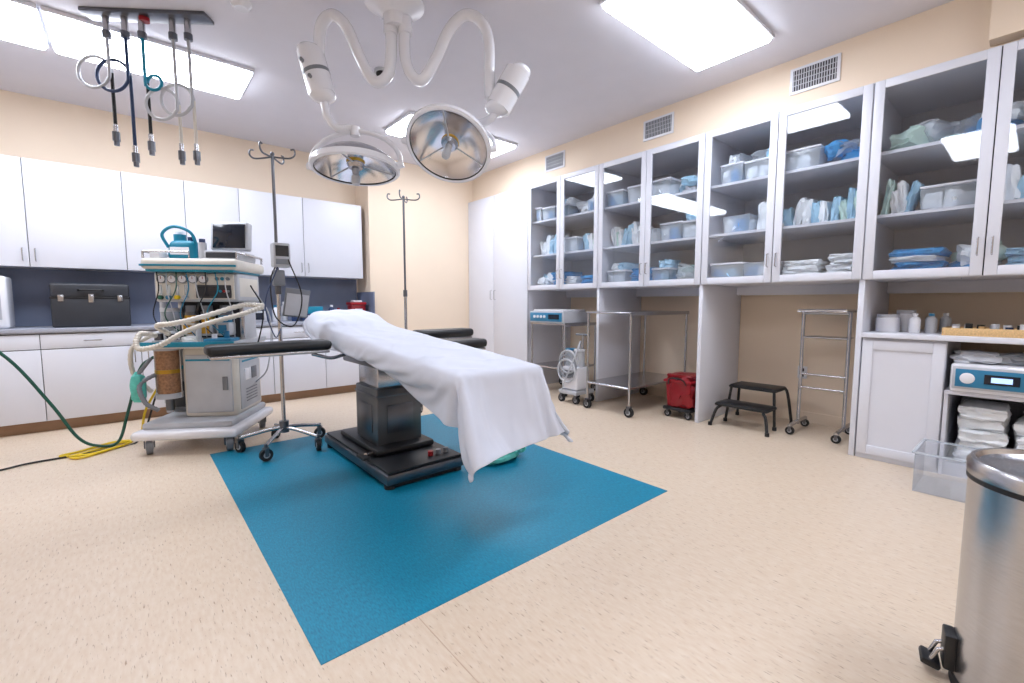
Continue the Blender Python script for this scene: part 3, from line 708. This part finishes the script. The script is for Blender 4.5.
b.box(x0-.02,x0+.2,y0+.01,y1-.01,.845,.855,steel)
b.done()
b=B('right_countertop'); b.box(4.07,WX-.01,-1.6,.838,.90,.935,cabM,bev=.005); b.done()
b=B('shaker_base_cabinet')
y0,y1=.385,.835
b.box(4.11,WX-.02,y0,y1,0,.895,cabM)
X0,X1=4.088,4.109
b.box(X0,X1,y0+.003,y0+.065,.04,.88,cabM,bev=.003); b.box(X0,X1,y1-.065,y1-.003,.04,.88,cabM,bev=.003); b.box(X0,X1,y0+.065,y1-.065,.04,.105,cabM,bev=.003); b.box(X0,X1,y0+.065,y1-.065,.815,.88,cabM,bev=.003); b.box(4.097,X1,y0+.06,y1-.06,.1,.82,cabM)
b.done()
b=B('open_shelf_unit')
for y in(-.40,.36): b.box(4.10,WX-.02,y,y+.02,0,.56,cabM)
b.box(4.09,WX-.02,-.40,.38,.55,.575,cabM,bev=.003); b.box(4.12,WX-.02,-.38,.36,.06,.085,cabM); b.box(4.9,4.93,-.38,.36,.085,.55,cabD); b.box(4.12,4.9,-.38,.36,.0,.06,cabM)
b.done()
b=B('folded_towels')
for j,y in enumerate((.20,-.06,-.25)):
    for k in range(5-(j%2)):
        b.lump((4.36+.02*(k%2),y,.09+.038+k*.076),(.40,.22,.078),wrapw,amp=.09,seed=j*7+k,rnd=.18,rot=(0,0,.05*(k%3-1)))
b.done()
b=B('tabletop_sterilizer')
b.box(4.06,4.75,-.42,.355,.577,.76,white,bev=.015); b.box(4.045,4.062,-.40,.345,.60,.745,lgrey,bev=.006); b.box(4.041,4.047,-.02,.33,.615,.73,blueP,bev=.003)
b.box(4.036,4.042,.05,.20,.645,.705,screenM); b.box(4.033,4.037,.08,.17,.658,.69,ledM)
for i in range(5): b.cyl((4.046,-.06-i*.06,.67),(4.03,-.06-i*.06,.67),.015,[grey,grey,red,grey,grey][i],seg=14)
b.sph((4.041,.275,.672),(.006,.035,.035),white)
b.done()
b=B('wrapped_instrument_bags')
for i in range(4): b.lump((4.24+.03*(i%2),.25-i*.17,.795),(.24,.2,.07),[lgrey,clearP,wrapw,clearP][i],amp=.2,seed=i+20,cuts=7,rnd=.4)
b.done()
b=B('clear_storage_tub')
def tub(b,x0,x1,y0,y1,h,m):
    t=.004
    b.box(x0,x1,y0,y1,.002,.006,m)
    for a in((x0,x0+t,y0,y1),(x1-t,x1,y0,y1),(x0,x1,y0,y0+t),(x0,x1,y1-t,y1)): b.box(*a,.004,h,m)
    r=.014
    for a in((x0-r,x0+t,y0-r,y1+r),(x1-t,x1+r,y0-r,y1+r),(x0,x1,y0-r,y0+t),(x0,x1,y1-t,y1+r)): b.box(*a,h-.012,h,clearP,bev=.003)
tub(b,3.60,3.98,.02,.44,.25,clearT); b.done()
b=B('white_counter_jars')
Z=.936
for (x,y,r,h) in((4.35,.74,.07,.13),(4.5,.66,.06,.16)):
    b.lathe([(0,0),(r,0),(r*1.02,.01),(r*1.02,h*.8),(r*.9,h*.85)],white,Matrix.Translation((x,y,Z)),seg=28); b.cyl((x,y,Z+h*.84),(x,y,Z+h),r*.95,lgrey,seg=28)
for i,(x,y) in enumerate(((4.3,.58),(4.36,.50),(4.5,.52),(4.6,.45))): bottle(b,x,y,Z,.032,.14,[white,lgrey,white,lgrey][i],[white,blueP,white,white][i])
b.done()
b=B('wooden_instrument_tray')
b.box(4.14,4.46,-.5,.42,Z,Z+.012,wood)
for a in((4.14,4.155,-.5,.42),(4.445,4.46,-.5,.42),(4.155,4.445,-.5,-.485),(4.155,4.445,.405,.42)): b.box(*a,Z+.012,Z+.05,wood,bev=.003)
for i in range(14):
    y=.36-i*.06; b.cyl((4.2+.03*(i%3),y,Z+.012),(4.2+.03*(i%3),y,Z+.06+.02*(i%2)),.018,[white,rub,wood,lgrey,dblue][i%5],seg=14); b.cyl((4.32,y+.01,Z+.012),(4.32,y+.01,Z+.07),.02,[lgrey,white,rub][i%3],seg=14)
b.done()
# pedal bin
b=B('stainless_pedal_bin')
pc=Vector((1.90,-.08,0)); m=Matrix.Translation(pc); r=.19; hb=.64
b.lathe([(0,.0),(r+.004,.0),(r+.004,.03),(r,.032)],rub,m,seg=64)
b.lathe([(r,.03),(r,hb)],steel,m,seg=72)
b.lathe([(r,hb),(r+.004,hb+.002),(r+.004,hb+.012),(r,hb+.015)],blk,m,seg=72)
b.lathe([(r,hb+.015),(r+.005,hb+.017),(r+.006,hb+.05),(r-.002,hb+.062),(r-.012,hb+.062),(r-.02,hb+.05),(r-.05,hb+.046),(r-.09,hb+.05),(0,hb+.06)],steel,m,seg=72)
d=Vector((-.20,.98,0)).normalized(); n_=Vector((-d.y,d.x,0)); ang=math.atan2(d.y,d.x)
q0=pc+d*.20
b.box(q0.x-.014,q0.x+.014,q0.y-.035,q0.y+.035,.04,.15,blk,bev=.006,rot=(0,0,ang))
for q in(-.02,.02): b.tube([pc+d*.205+n_*q+Vector((0,0,.10)),pc+d*.225+n_*q+Vector((0,0,.09)),pc+d*.24+n_*q+Vector((0,0,.05))],.006,steel,smooth=False)
c=pc+d*.24
b.box(c.x-.024,c.x+.024,c.y-.036,c.y+.036,.03,.052,blk,bev=.008,rot=(0,-.2,ang))
b.done()

# ------------------------------------------------------------ camera
cam=bpy.data.cameras.new('camera'); co=bpy.data.objects.new('camera',cam); bpy.context.collection.objects.link(co)
th=rad(40.35); p=rad(4.9)
F=Vector((math.sin(th)*math.cos(p),math.cos(th)*math.cos(p),-math.sin(p)))
R=Vector((math.cos(th),-math.sin(th),0)); U=R.cross(F)
co.matrix_world=Matrix(((R.x,U.x,-F.x,0),(R.y,U.y,-F.y,0),(R.z,U.z,-F.z,1.15),(0,0,0,1)))
cam.sensor_width=36; cam.lens=448/1024*36; cam.clip_start=.02
bpy.context.scene.camera=co
w=bpy.data.worlds.new('world'); bpy.context.scene.world=w; w.use_nodes=True
w.node_tree.nodes['Background'].inputs[0].default_value=(.8,.85,1,1); w.node_tree.nodes['Background'].inputs[1].default_value=.3
bpy.context.scene.view_settings.view_transform='Standard'
